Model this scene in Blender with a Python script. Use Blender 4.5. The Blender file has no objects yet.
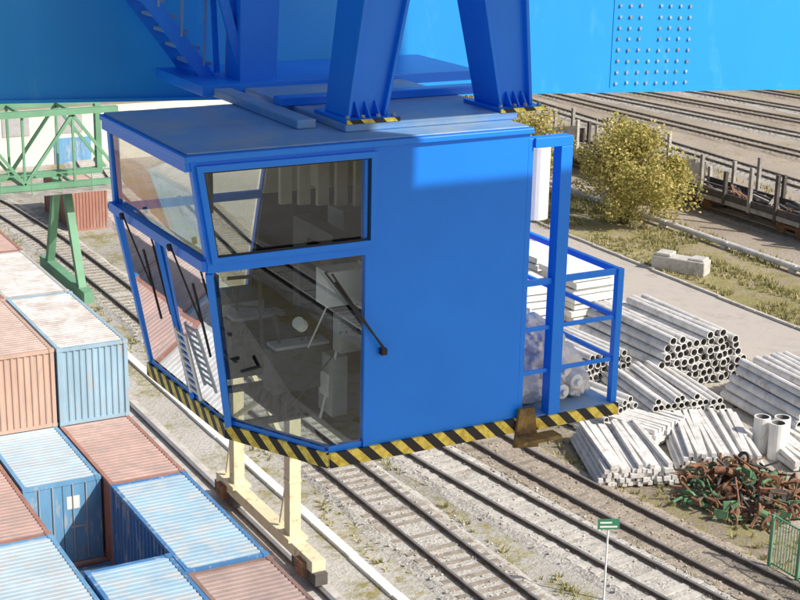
import bpy, bmesh, math, random
from mathutils import Vector, Matrix, noise
random.seed(7)
sc=bpy.context.scene
sc.view_settings.view_transform='Standard'; sc.view_settings.look='None'; sc.view_settings.exposure=0
COL=sc.collection
# ---------------------------------------------------------------- materials
def mat(name,col,rough=.6,var=.15,scale=3.,dirt=None,dirt_amt=0.,dirt_scale=2.,metal=0.,bump=0.,bscale=40.,coords='Object',spec=.5,stretch=None):
    m=bpy.data.materials.new(name);m.use_nodes=True
    n=m.node_tree.nodes;l=m.node_tree.links;b=n['Principled BSDF']
    b.inputs['Roughness'].default_value=rough;b.inputs['Metallic'].default_value=metal
    b.inputs['Specular IOR Level'].default_value=spec
    tc=n.new('ShaderNodeTexCoord');src=tc.outputs[coords]
    if stretch:
        mp=n.new('ShaderNodeMapping');mp.inputs['Scale'].default_value=stretch
        l.new(src,mp.inputs['Vector']);src=mp.outputs['Vector']
    nz=n.new('ShaderNodeTexNoise');nz.inputs['Scale'].default_value=scale;nz.inputs['Detail'].default_value=3
    nz.inputs['Roughness'].default_value=.65
    l.new(src,nz.inputs['Vector'])
    r=n.new('ShaderNodeValToRGB')
    r.color_ramp.elements[0].position=.3;r.color_ramp.elements[1].position=.7
    r.color_ramp.elements[0].color=[max(0,c*(1-var)) for c in col[:3]]+[1]
    r.color_ramp.elements[1].color=[min(1,c*(1+var)) for c in col[:3]]+[1]
    l.new(nz.outputs['Fac'],r.inputs['Fac']);out=r.outputs['Color']
    if dirt:
        n2=n.new('ShaderNodeTexNoise');n2.inputs['Scale'].default_value=dirt_scale;n2.inputs['Detail'].default_value=6
        n2.inputs['Roughness'].default_value=.7
        l.new(src,n2.inputs['Vector'])
        r2=n.new('ShaderNodeValToRGB');r2.color_ramp.elements[0].position=.62-dirt_amt*.35;r2.color_ramp.elements[1].position=.74-dirt_amt*.2
        l.new(n2.outputs['Fac'],r2.inputs['Fac'])
        mx=n.new('ShaderNodeMix');mx.data_type='RGBA'
        l.new(r2.outputs['Color'],mx.inputs[0]);l.new(out,mx.inputs[6]);mx.inputs[7].default_value=list(dirt[:3])+[1]
        out=mx.outputs[2]
    l.new(out,b.inputs['Base Color'])
    if bump>0:
        n3=n.new('ShaderNodeTexNoise');n3.inputs['Scale'].default_value=bscale;n3.inputs['Detail'].default_value=3
        l.new(src,n3.inputs['Vector'])
        bp=n.new('ShaderNodeBump');bp.inputs['Strength'].default_value=bump;bp.inputs['Distance'].default_value=.05
        l.new(n3.outputs['Fac'],bp.inputs['Height']);l.new(bp.outputs['Normal'],b.inputs['Normal'])
    return m
BLUE=mat('blue_paint',(.008,.235,.92),.36,.06,.9,bump=.04,bscale=4)
BLUEL=mat('blue_paint_weathered',(.016,.33,.80),.42,.07,.6,dirt=(.06,.40,.76),dirt_amt=.12,dirt_scale=3,bump=.05,bscale=2,stretch=(1,1,.3))
ROOFB=mat('roof_paint',(.17,.36,.66),.5,.12,1.2,dirt=(.30,.41,.54),dirt_amt=.5,dirt_scale=2)
BLACK=mat('black_rubber',(.012,.012,.013),.5,.2)
DARK=mat('dark_interior',(.045,.047,.05),.6,.3)
GREY=mat('grey_panel',(.40,.41,.42),.5,.1)
BEIGE=mat('beige_lining',(.52,.48,.38),.6,.15,2)
SEAT=mat('seat_fabric',(.02,.02,.025),.9,.3,20)
WHITE=mat('white_plastic',(.80,.80,.79),.4,.06)
BAGM=mat('plastic_bag',(.86,.82,.76),.3,.12,5,bump=.8,bscale=9)
CREAM=mat('cream_paint',(.72,.65,.44),.5,.08,1,dirt=(.42,.33,.2),dirt_amt=.2,dirt_scale=3)
GREEN=mat('green_paint',(.15,.34,.21),.6,.15,.5)
RUST=mat('rust',(.19,.10,.06),.85,.4,4,dirt=(.33,.17,.09),dirt_amt=.5,dirt_scale=5)
RUSTY=mat('rusty_bracket',(.25,.16,.05),.8,.4,9,dirt=(.08,.05,.03),dirt_amt=.5,dirt_scale=8)
RGREEN=mat('scrap_green',(.12,.24,.12),.7,.4,4)
RAILM=mat('rail_steel',(.20,.15,.12),.5,.3,2,metal=.3)
RAILT=mat('rail_top',(.50,.49,.48),.3,.1,2,metal=.7)
SLEEPC=mat('concrete_sleeper',(.50,.48,.44),.9,.25,3,coords='Object')
SLEEPW=mat('wood_sleeper',(.29,.255,.215),.95,.35,3)
CONC=mat('concrete',(.52,.50,.47),.9,.15,1.2,dirt=(.34,.31,.28),dirt_amt=.3,dirt_scale=1.5,bump=.2,bscale=12)
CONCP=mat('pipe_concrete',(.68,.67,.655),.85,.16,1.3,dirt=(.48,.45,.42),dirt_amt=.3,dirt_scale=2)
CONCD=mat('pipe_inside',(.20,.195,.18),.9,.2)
WHITEC=mat('white_slab',(.76,.76,.74),.85,.08,1,dirt=(.56,.54,.5),dirt_amt=.25,dirt_scale=2)
BOLT=mat('bolt_primer',(.30,.45,.58),.6,.3,10,dirt=(.30,.16,.09),dirt_amt=.4,dirt_scale=9)
DKWOOD=mat('dark_wagon',(.09,.08,.075),.9,.3,2)
GREYM=mat('grey_stake',(.34,.32,.30),.8,.3,2)
SIGNG=mat('sign_green',(.04,.22,.12),.5,.1)

def hazard():
    m=bpy.data.materials.new('hazard_stripe');m.use_nodes=True
    n=m.node_tree.nodes;l=m.node_tree.links;b=n['Principled BSDF'];b.inputs['Roughness'].default_value=.5
    tc=n.new('ShaderNodeTexCoord');sp=n.new('ShaderNodeSeparateXYZ');l.new(tc.outputs['Object'],sp.inputs[0])
    ad=n.new('ShaderNodeMath');ad.operation='ADD';l.new(sp.outputs['X'],ad.inputs[0]);l.new(sp.outputs['Z'],ad.inputs[1])
    ml=n.new('ShaderNodeMath');ml.operation='MULTIPLY';ml.inputs[1].default_value=1/.19;l.new(ad.outputs[0],ml.inputs[0])
    fr=n.new('ShaderNodeMath');fr.operation='FRACT';l.new(ml.outputs[0],fr.inputs[0])
    gt=n.new('ShaderNodeMath');gt.operation='GREATER_THAN';gt.inputs[1].default_value=.5;l.new(fr.outputs[0],gt.inputs[0])
    nz=n.new('ShaderNodeTexNoise');nz.inputs['Scale'].default_value=25;nz.inputs['Detail'].default_value=4;l.new(tc.outputs['Object'],nz.inputs['Vector'])
    rr=n.new('ShaderNodeValToRGB');rr.color_ramp.elements[0].color=(.66,.46,.05,1);rr.color_ramp.elements[1].color=(.95,.76,.14,1)
    rr.color_ramp.elements[0].position=.35;rr.color_ramp.elements[1].position=.6
    l.new(nz.outputs['Fac'],rr.inputs['Fac'])
    mx=n.new('ShaderNodeMix');mx.data_type='RGBA';l.new(gt.outputs[0],mx.inputs[0]);mx.inputs[6].default_value=(.015,.015,.016,1)
    l.new(rr.outputs['Color'],mx.inputs[7]);l.new(mx.outputs[2],b.inputs['Base Color'])
    return m
HAZ=hazard()
def glass(name,tint,refl=1.5,base=.04):
    m=bpy.data.materials.new(name);m.use_nodes=True
    n=m.node_tree.nodes;l=m.node_tree.links;n.remove(n['Principled BSDF']);o=n['Material Output']
    t=n.new('ShaderNodeBsdfTransparent');t.inputs[0].default_value=list(tint)+[1]
    g=n.new('ShaderNodeBsdfGlossy');g.inputs['Roughness'].default_value=.01;g.inputs[0].default_value=(.9,.95,1,1)
    f=n.new('ShaderNodeFresnel');f.inputs[0].default_value=1.5
    a=n.new('ShaderNodeMath');a.operation='MULTIPLY_ADD';a.inputs[1].default_value=refl;a.inputs[2].default_value=base;a.use_clamp=True
    l.new(f.outputs[0],a.inputs[0])
    mx=n.new('ShaderNodeMixShader');l.new(a.outputs[0],mx.inputs[0]);l.new(t.outputs[0],mx.inputs[1]);l.new(g.outputs[0],mx.inputs[2])
    l.new(mx.outputs[0],o.inputs[0]);return m
GLASS=glass('tinted_glass',(.74,.79,.77),1.3,.01)
GLASSL=glass('windshield_glass',(.85,.88,.86),1.2,.03)
GLASSF=glass('floor_glass',(.8,.84,.82),1.0,.0)
# ---------------------------------------------------------------- mesh helpers
def empty(name,loc=(0,0,0)):
    e=bpy.data.objects.new(name,None);e.location=loc;COL.objects.link(e);return e
class MB:
    def __init__(s): s.v=[];s.f=[];s.m=[];s.mats=[]
    def mi(s,m):
        if m not in s.mats: s.mats.append(m)
        return s.mats.index(m)
    def quad(s,pts,m):
        k=len(s.v);s.v+= [tuple(p) for p in pts];s.f.append(tuple(range(k,k+len(pts))));s.m.append(s.mi(m))
    def box(s,x0,x1,y0,y1,z0,z1,m,M=None):
        c=[(x0,y0,z0),(x1,y0,z0),(x1,y1,z0),(x0,y1,z0),(x0,y0,z1),(x1,y0,z1),(x1,y1,z1),(x0,y1,z1)]
        if M: c=[tuple(M@Vector(q)) for q in c]
        s.hexa(c,m)
    def hexa(s,c,m):
        k=len(s.v);s.v+=[tuple(q) for q in c];i=s.mi(m)
        for f in ((0,3,2,1),(4,5,6,7),(0,1,5,4),(1,2,6,5),(2,3,7,6),(3,0,4,7)):
            s.f.append(tuple(k+j for j in f));s.m.append(i)
    def prism(s,poly,z0,z1,m):
        k=len(s.v);n=len(poly);i=s.mi(m)
        s.v+=[(p[0],p[1],z0) for p in poly]+[(p[0],p[1],z1) for p in poly]
        s.f.append(tuple(k+j for j in range(n))[::-1]);s.m.append(i)
        s.f.append(tuple(k+n+j for j in range(n)));s.m.append(i)
        for j in range(n):
            j2=(j+1)%n;s.f.append((k+j,k+j2,k+n+j2,k+n+j));s.m.append(i)
    def bar(s,a,b,w,h,m,up=(0,0,1)):
        a=Vector(a);b=Vector(b);d=(b-a);L=d.length;d.normalize();u=Vector(up)
        if abs(d.dot(u))>.98: u=Vector((0,1,0))
        x=d.cross(u).normalized();z=x.cross(d)
        c=[]
        for zz in (-h/2,h/2):
            for (p,xx) in ((a,-w/2),(a,w/2),(b,w/2),(b,-w/2)):
                c.append(tuple(p+x*xx+z*zz))
        s.hexa(c,m)
    def cyl(s,a,b,r,m,n=12,cap=True,r2=None,capm=None):
        a=Vector(a);b=Vector(b);d=(b-a).normalized();u=Vector((0,0,1)) if abs(d.z)<.9 else Vector((1,0,0))
        x=d.cross(u).normalized();y=d.cross(x);k=len(s.v);i=s.mi(m);r2=r if r2 is None else r2
        for p,rr in ((a,r),(b,r2)):
            for j in range(n):
                t=2*math.pi*j/n;s.v.append(tuple(p+x*rr*math.cos(t)+y*rr*math.sin(t)))
        for j in range(n):
            j2=(j+1)%n;s.f.append((k+j,k+j2,k+n+j2,k+n+j));s.m.append(i)
        if cap:
            ci=s.mi(capm or m)
            s.f.append(tuple(k+j for j in range(n))[::-1]);s.m.append(ci)
            s.f.append(tuple(k+n+j for j in range(n)));s.m.append(ci)
    def tube(s,a,b,ro,ri,m,inm,n=14):
        a=Vector(a);b=Vector(b);d=(b-a).normalized();u=Vector((0,0,1)) if abs(d.z)<.9 else Vector((1,0,0))
        x=d.cross(u).normalized();y=d.cross(x);k=len(s.v);i=s.mi(m);ii=s.mi(inm)
        for p,rr in ((a,ro),(b,ro),(b,ri),(a,ri)):
            for j in range(n):
                t=2*math.pi*j/n;s.v.append(tuple(p+x*rr*math.cos(t)+y*rr*math.sin(t)))
        for q in range(4):
            q2=(q+1)%4
            for j in range(n):
                j2=(j+1)%n;s.f.append((k+q*n+j,k+q*n+j2,k+q2*n+j2,k+q2*n+j));s.m.append(ii if q==2 else i)
    def obj(s,name,parent=None,loc=None,bevel=0,smooth=False,rot=None):
        me=bpy.data.meshes.new(name);me.from_pydata(s.v,[],s.f)
        for q in s.mats: me.materials.append(q)
        me.polygons.foreach_set('material_index',s.m)
        bm=bmesh.new();bm.from_mesh(me);bmesh.ops.recalc_face_normals(bm,faces=bm.faces);bm.to_mesh(me);bm.free()
        me.update();o=bpy.data.objects.new(name,me);COL.objects.link(o)
        if loc: o.location=loc
        if rot: o.rotation_euler=rot
        if parent: o.parent=parent
        if bevel:
            b=o.modifiers.new('b','BEVEL');b.width=bevel;b.segments=2;b.limit_method='ANGLE'
        if smooth:
            for p in me.polygons:p.use_smooth=True
        return o
# ---------------------------------------------------------------- camera
f=1500.;p=math.atan(.3);H=23.;r=math.atan(.02);az=math.radians(29.05)
F=Vector((math.sin(az)*math.cos(p),math.cos(az)*math.cos(p),-math.sin(p)))
R0=Vector((math.cos(az),-math.sin(az),0));U0=Vector((math.sin(az)*math.sin(p),math.cos(az)*math.sin(p),math.cos(p)))
Rr=R0*math.cos(r)+U0*math.sin(r);Uu=U0*math.cos(r)-R0*math.sin(r)
cam=bpy.data.cameras.new('camera');co=bpy.data.objects.new('camera',cam);COL.objects.link(co)
M=Matrix((Rr,Uu,-F)).transposed().to_4x4();M.translation=(0,0,H);co.matrix_world=M
cam.sensor_width=36;cam.lens=67.5;cam.clip_end=5000;cam.clip_start=.1;sc.camera=co
# ---------------------------------------------------------------- light
el=math.radians(40);sd=Vector((.6*math.cos(el),-.8*math.cos(el),math.sin(el)))
w=bpy.data.worlds.new('World');sc.world=w;w.use_nodes=True
sk=w.node_tree.nodes.new('ShaderNodeTexSky');sk.sky_type='NISHITA';sk.sun_disc=False
sk.sun_elevation=el;sk.sun_rotation=math.atan2(.6,-.8);sk.dust_density=4.;sk.air_density=1.
bg=w.node_tree.nodes['Background'];bg.inputs[1].default_value=.11;w.node_tree.links.new(sk.outputs[0],bg.inputs[0])
sun=bpy.data.lights.new('sun','SUN');sun.energy=5;sun.angle=math.radians(.5);sun.color=(1,.94,.85)
so=bpy.data.objects.new('sun',sun);COL.objects.link(so);so.rotation_euler=sd.to_track_quat('Z','Y').to_euler()
# ---------------------------------------------------------------- ground
def ground_mat():
    m=bpy.data.materials.new('ground');m.use_nodes=True
    n=m.node_tree.nodes;l=m.node_tree.links;b=n['Principled BSDF'];b.inputs['Roughness'].default_value=.95;b.inputs['Specular IOR Level'].default_value=.1
    tc=n.new('ShaderNodeTexCoord')
    def nz(s,d=4,rg=.6):
        q=n.new('ShaderNodeTexNoise');q.inputs['Scale'].default_value=s;q.inputs['Detail'].default_value=d;q.inputs['Roughness'].default_value=rg
        l.new(tc.outputs['Object'],q.inputs['Vector']);return q.outputs['Fac']
    def math_(op,a,bb,c=None):
        q=n.new('ShaderNodeMath');q.operation=op
        for i,x in enumerate((a,bb,c)):
            if x is None: continue
            if isinstance(x,(int,float)): q.inputs[i].default_value=x
            else: l.new(x,q.inputs[i])
        return q.outputs[0]
    def mix(fac,a,bb,mode='MIX'):
        q=n.new('ShaderNodeMix');q.data_type='RGBA';q.blend_type=mode
        for i,x in ((0,fac),(6,a),(7,bb)):
            if isinstance(x,(int,float)): q.inputs[i].default_value=x
            elif isinstance(x,tuple): q.inputs[i].default_value=list(x)+[1]
            else: l.new(x,q.inputs[i])
        return q.outputs[2]
    sp=n.new('ShaderNodeSeparateXYZ');l.new(tc.outputs['Object'],sp.inputs[0])
    xx=math_('ADD',sp.outputs['X'],math_('MULTIPLY',math_('SUBTRACT',nz(.35),.5),3.))
    xn=math_('DIVIDE',xx,130.)
    def ramp(stops,fac):
        q=n.new('ShaderNodeValToRGB');e=q.color_ramp.elements
        while len(e)>1:e.remove(e[-1])
        e[0].position=stops[0][0];e[0].color=list(stops[0][1])+[1]
        for pz,c in stops[1:]:
            k=e.new(pz);k.color=list(c)+[1]
        l.new(fac,q.inputs['Fac']);return q.outputs['Color']
    g=(.50,.485,.45);lg=(.57,.555,.52);br=(.36,.31,.25);du=(.57,.535,.48);gr=(.44,.38,.26);yd=(.48,.42,.355)
    base=ramp([(0,g),(.13,g),(.15,lg),(.175,lg),(.20,g),(.225,g),(.24,br),(.262,br),(.285,du),(.36,du),(.41,gr),(.455,gr),(.47,yd),(.80,yd),(.86,gr),(1,gr)],xn)
    gm=ramp([(0,(.0,)*3),(.14,(.1,)*3),(.165,(.55,)*3),(.19,(.3,)*3),(.20,(.55,)*3),(.225,(.35,)*3),(.24,(.65,)*3),(.27,(.5,)*3),(.29,(.2,)*3),(.35,(.15,)*3),(.40,(.75,)*3),(.46,(.6,)*3),(.48,(.3,)*3),(.8,(.35,)*3),(.88,(.9,)*3),(1,(.9,)*3)],xn)
    gn=math_('ADD',math_('MULTIPLY',nz(.5,6,.7),1.),math_('MULTIPLY',nz(3.,3,.6),.5))
    gf=math_('MULTIPLY',math_('SUBTRACT',math_('ADD',gn,math_('MULTIPLY',gm,.45)),.95),6.)
    q=n.new('ShaderNodeClamp');l.new(gf,q.inputs[0]);gf=q.outputs[0]
    grass=mix(nz(.8,4),(.18,.20,.06),(.52,.45,.23))
    col=mix(gf,base,grass)
    fine=ramp([(.3,(.6,)*3),(.5,(1,)*3),(1,(1.,)*3)],nz(7,5,.8))
    col=mix(1.,col,fine,'MULTIPLY')
    big=ramp([(.3,(.74,.72,.70)),(.65,(1,1,1))],nz(.12,4,.6))
    col=mix(1.,col,big,'MULTIPLY')
    l.new(col,b.inputs['Base Color'])
    bp=n.new('ShaderNodeBump');bp.inputs['Strength'].default_value=.8;bp.inputs['Distance'].default_value=.12
    l.new(nz(5,5,.75),bp.inputs['Height']);l.new(bp.outputs['Normal'],b.inputs['Normal'])
    return m
g=MB();g.quad([(-1500,-600,0),(2500,-600,0),(2500,3000,0),(-1500,3000,0)],ground_mat());g.obj('ground')
ROADM=mat('road_asphalt',(.47,.43,.39),.9,.12,.5,dirt=(.38,.345,.31),dirt_amt=.35,dirt_scale=.5,bump=.2,bscale=10)
g=MB()
ys=[i*4 for i in range(-5,80)]
def rx(y): return 47.6+max(0,(y-58))*.03
for a,b in zip(ys[:-1],ys[1:]):
    g.quad([(rx(a),a,.006),(rx(a)+5.4,a,.006),(rx(b)+5.4,b,.006),(rx(b),b,.006)],ROADM)
g.obj('road')
g=MB()
for y in range(0,150,3):
    dx=random.uniform(-.03,.03);g.box(rx(y)+5.42+dx,rx(y)+5.6+dx,y,y+2.94,-.05,.14,CONC)
g.obj('road_kerb')
g=MB()
for y in range(20,130,3):
    dx=random.uniform(-.03,.03);g.box(21.0+dx,21.35+dx,y,y+2.95,-.05,.12,WHITEC)
g.obj('concrete_kerb')
# ---------------------------------------------------------------- tracks
BALL=mat('ballast',(.48,.465,.43),.95,.35,9,dirt=(.32,.29,.25),dirt_amt=.3,dirt_scale=1.2,bump=1.,bscale=9,spec=.1)
BALLB=mat('ballast_brown',(.38,.33,.27),.95,.35,9,dirt=(.25,.21,.17),dirt_amt=.3,dirt_scale=1.2,bump=1.,bscale=9,spec=.1)
def track(pts,sl,bal,spacing=.56,gauge=1.52,bedw=3.4,slw=.24,seed=1):
    rnd=random.Random(seed)
    P=[Vector((a,b,0)) for a,b in pts];g=MB()
    out=[];
    for a,b in zip(P[:-1],P[1:]):
        L=(b-a).length;n=max(1,int(L/spacing))
        for i in range(n): out.append((a.lerp(b,i/n),(b-a).normalized()))
    bed=[]
    for q,d in out[::3]+[out[-1]]:
        nrm=Vector((-d.y,d.x,0));bed.append((q,nrm,rnd.uniform(-.15,.15),rnd.uniform(-.15,.15)))
    for (a,na,e0,f0),(b,nb,e1,f1) in zip(bed[:-1],bed[1:]):
        w0=bedw/2;w1=w0-.35
        g.quad([a+na*(w0+e0)+Vector((0,0,.004)),b+nb*(w0+e1)+Vector((0,0,.004)),b+nb*w1+Vector((0,0,.12)),a+na*w1+Vector((0,0,.12))],bal)
        g.quad([a+na*w1+Vector((0,0,.12)),b+nb*w1+Vector((0,0,.12)),b-nb*w1+Vector((0,0,.12)),a-na*w1+Vector((0,0,.12))],bal)
        g.quad([a-na*(w0+f0)+Vector((0,0,.004)),b-nb*(w0+f1)+Vector((0,0,.004)),b-nb*w1+Vector((0,0,.12)),a-na*w1+Vector((0,0,.12))],bal)
    for q,d in out:
        nrm=Vector((-d.y,d.x,0));jj=rnd.uniform(-.05,.05);z=.125+rnd.uniform(-.02,.02)
        g.bar(q-nrm*(1.3+jj)+Vector((0,0,z-.09)),q+nrm*(1.3-jj)+Vector((0,0,z-.09)),slw,.2,sl)
    step=8
    rs=out[::step]+[out[-1]]
    for sgn in (-1,1):
        for (a,da),(b,db) in zip(rs[:-1],rs[1:]):
            na=Vector((-da.y,da.x,0));nb=Vector((-db.y,db.x,0))
            A=a+na*sgn*gauge/2;B=b+nb*sgn*gauge/2
            g.bar(A+Vector((0,0,.175)),B+Vector((0,0,.175)),.14,.03,RAILM)
            g.bar(A+Vector((0,0,.235)),B+Vector((0,0,.235)),.03,.09,RAILM)
            g.bar(A+Vector((0,0,.296)),B+Vector((0,0,.296)),.072,.03,RAILT)
    for q,d in out:
        if q.y>75 or q.y<28: continue
        nrm=Vector((-d.y,d.x,0))
        for k in range(9):
            c=q+nrm*rnd.uniform(-1.75,1.75)+d*rnd.uniform(-.28,.28);s_=rnd.uniform(.02,.055)
            M_=Matrix.Translation(c+Vector((0,0,.13)))@Matrix.Rotation(rnd.uniform(0,3),4,'Z')@Matrix.Rotation(rnd.uniform(0,1),4,'X')
            g.box(-s_,s_,-s_*.8,s_*.8,-s_*.6,s_*.6,bal,M_)
    return g.obj('railway_track')
track([(24.1,-80),(24.1,75),(24.0,86),(23.3,97),(21.5,110),(17,128),(8,150)],SLEEPW,BALL,seed=2)
track([(34.5,-80),(31.6,10),(30.6,24),(29.35,33.5),(28.5,40),(27.75,48),(27.3,56),(27.6,66),(29,80),(31.5,100),(36,125)],SLEEPC,BALL,seed=3,slw=.28)
track([(35.4,8),(33.4,24),(32.2,32),(31.5,38),(30.9,44),(30.6,50),(30.9,58),(32.5,72),(36,95)],SLEEPW,BALLB,seed=4)
g=MB()
g.box(18.5,19.5,-80,200,.0,.16,CONC);g.box(18.96,19.06,-80,200,.16,.30,RAILM);g.box(18.94,19.08,-80,200,.30,.33,RAILT)
g.obj('crane_runway_rail')
for i,(c,s) in enumerate(((79,.06),(85,-.04),(90.5,-.12),(96,-.17),(101.5,-.18),(108,-.18),(115,-.18))):
    track([(c+s*(y-105),y) for y in (40,105,180,300)],SLEEPW,BALLB if i%2 else BALL,spacing=.6,seed=10+i)
track([(71.5,20),(72.5,140)],SLEEPW,BALL,seed=33)
# ---------------------------------------------------------------- containers
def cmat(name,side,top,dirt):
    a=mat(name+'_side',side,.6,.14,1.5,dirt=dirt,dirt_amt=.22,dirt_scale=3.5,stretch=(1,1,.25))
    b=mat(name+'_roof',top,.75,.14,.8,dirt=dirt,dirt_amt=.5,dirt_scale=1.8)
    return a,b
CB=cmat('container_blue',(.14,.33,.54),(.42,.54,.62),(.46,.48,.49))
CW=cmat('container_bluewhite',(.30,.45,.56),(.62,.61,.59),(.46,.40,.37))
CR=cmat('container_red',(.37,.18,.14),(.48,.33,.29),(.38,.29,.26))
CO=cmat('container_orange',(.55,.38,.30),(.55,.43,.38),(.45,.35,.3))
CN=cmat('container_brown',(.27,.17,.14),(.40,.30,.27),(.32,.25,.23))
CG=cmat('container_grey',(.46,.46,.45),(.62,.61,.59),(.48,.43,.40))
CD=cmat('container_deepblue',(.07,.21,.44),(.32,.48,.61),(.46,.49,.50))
cache={}
def container(x,y,z,C,L=6.06,W=2.3,Hh=2.59,door=False):
    key=(C[0].name,door)
    if key in cache:
        o=bpy.data.objects.new('shipping_container',cache[key]);o.location=(x,y,z);COL.objects.link(o);return o
    S,T=C;g=MB();fr=.12
    for xa in (0,W-fr):
        for ya in (0,L-fr): g.box(xa,xa+fr,ya,ya+fr,0,Hh,S)
    for za in (0,Hh-fr):
        for xa in (0,W-fr): g.box(xa+.003,xa+fr-.003,fr,L-fr,za+.003,za+fr-.003,S)
        for ya in (0,L-fr): g.box(fr,W-fr,ya+.003,ya+fr-.003,za+.003,za+fr-.003,S)
    for xa in (-.012,W-.15):
        for ya in (-.012,L-.15):
            for za in (-.0,Hh-.10): g.box(xa,xa+.165,ya,ya+.165,za,za+.112,S)
    def corr(a,b,depth,pitch,fn,m):
        n=int((b-a)/pitch);pt=[]
        for i in range(n):
            o=a+(b-a)*i/n;w_=(b-a)/n
            pt+=[(o,0),(o+w_*.3,0),(o+w_*.45,depth),(o+w_*.85,depth)]
        pt.append((b,0))
        for q,q2 in zip(pt[:-1],pt[1:]): g.quad(fn(q,q2),m)
    z0,z1=fr-.02,Hh-fr+.02
    corr(fr,L-fr,.045,.28,lambda q,q2:[(.02+q[1],q[0],z0),(.02+q2[1],q2[0],z0),(.02+q2[1],q2[0],z1),(.02+q[1],q[0],z1)],S)
    corr(fr,L-fr,.045,.28,lambda q,q2:[(W-.02-q[1],q[0],z0),(W-.02-q2[1],q2[0],z0),(W-.02-q2[1],q2[0],z1),(W-.02-q[1],q[0],z1)],S)
    corr(fr,W-fr,.045,.25,lambda q,q2:[(q[0],L-.02-q[1],z0),(q2[0],L-.02-q2[1],z0),(q2[0],L-.02-q2[1],z1),(q[0],L-.02-q[1],z1)],S)
    if door:
        g.box(fr,W/2-.01,.02,.06,z0,z1,S);g.box(W/2+.01,W-fr,.02,.06,z0,z1,S)
        for xx in (.45,.85,W-.85,W-.45): g.cyl((xx,0,.1),(xx,0,Hh-.1),.02,GREY,6)
        for xx in (.45,W-.85): g.box(xx-.1,xx+.3,-.02,.0,1.1,1.16,GREY)
        g.box(W/2+.12,W/2+.5,.012,.02,1.7,2.1,WHITE)
    else:
        corr(fr,W-fr,.035,.2,lambda q,q2:[(q[0],.02+q[1],z0),(q2[0],.02+q2[1],z0),(q2[0],.02+q2[1],z1),(q[0],.02+q[1],z1)],S)
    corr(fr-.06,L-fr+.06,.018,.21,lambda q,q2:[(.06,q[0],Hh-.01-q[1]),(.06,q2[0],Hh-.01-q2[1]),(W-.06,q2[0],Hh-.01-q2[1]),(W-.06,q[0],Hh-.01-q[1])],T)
    g.box(.1,W-.1,.1,L-.1,.02,.1,DARK)
    o=g.obj('shipping_container',loc=(x,y,z));cache[key]=o.data;return o
for m_ in (x for C in (CB,CW,CR,CO,CN,CG,CD) for x in C):
    n=m_.node_tree.nodes;l=m_.node_tree.links
    oi=n.new('ShaderNodeObjectInfo');ad=n.new('ShaderNodeVectorMath');ad.operation='ADD'
    ml=n.new('ShaderNodeMath');ml.operation='MULTIPLY';ml.inputs[1].default_value=80;l.new(oi.outputs['Random'],ml.inputs[0])
    tc=[q for q in n if q.type=='TEX_COORD'][0]
    tg=[lk for lk in l if lk.from_node==tc]
    socks=[lk.to_socket for lk in tg]
    for lk in tg: l.remove(lk)
    l.new(tc.outputs['Object'],ad.inputs[0]);l.new(ml.outputs[0],ad.inputs[1])
    for s_ in socks: l.new(ad.outputs[0],s_)
cx=[5.15,7.52,9.88,12.22]
def row(ci,tier,items,y0):
    y=y0
    for it in items:
        if it is not None: container((cx[ci] if ci>=0 else 5.15+ci*2.4)+random.uniform(-.04,.04),y+random.uniform(-.05,.05),tier*2.6,it[0],door=it[1] if len(it)>1 else False)
        y+=6.16
row(3,2,[(CW,),(CG,),(CR,),(CN,)],44.2)
row(2,2,[(CO,),(CR,),(CG,),(CR,)],44.25)
row(1,2,[(CR,),(CO,)],44.3)
row(3,1,[(CN,),(CD,),(CR,),],26.8+.0)
row(3,1,[(CR,),(CB,),(CR,)],45.3)
row(2,1,[(CD,)],28.1)
row(2,1,[(CB,True),(CB,),(CR,)],39.9)
row(1,1,[(CB,),(CR,),(CB,)],30.6)
for ci in (0,1,2,3):
    row(ci,0,[(random.choice((CB,CR,CN,CD)),) for _ in range(7)],26.6+.3*ci)
for ci in range(-9,0):
    for tier in range(random.choice((2,3))):
        row(ci,tier,[(random.choice((CB,CR,CG,CD,CO,CW,CG,CW)),) for _ in range(6)],26.6)
container(25.9,88.5,0,CR)
# ---------------------------------------------------------------- gantry crane leg (cream) on runway
g=MB()
g.box(18.76,19.24,39.2,47.3,.8,1.2,CREAM)
for y in (45.9,41.2):
    g.box(18.8,19.2,y-.22,y+.22,1.2,7.0,CREAM)
    g.box(18.65,19.35,y-.45,y+.45,1.2,1.32,CREAM)
    g.bar((19,y+.22,3.6),(19,y+.95,1.3),.1,.1,CREAM)
    g.box(18.78,19.22,y-.24,y+.24,3.2,3.28,CREAM)
g.bar((19,45.6,4.0),(19,41.5,6.6),.16,.16,CREAM);g.bar((19,41.5,4.0),(19,45.6,6.6),.16,.16,CREAM)
g.box(18.7,19.3,40.8,46.3,7.0,7.5,CREAM)
for y in (39.9,46.6):
    g.box(18.78,19.22,y-.9,y+.9,.42,.82,DKWOOD)
    for dy in (-.5,.5): g.cyl((18.9,y+dy,.55),(19.12,y+dy,.55),.24,RUST,16)
    g.box(18.6,18.8,y-.3,y+.3,.5,1.0,RUST)
g.obj('gantry_crane_leg')
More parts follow.
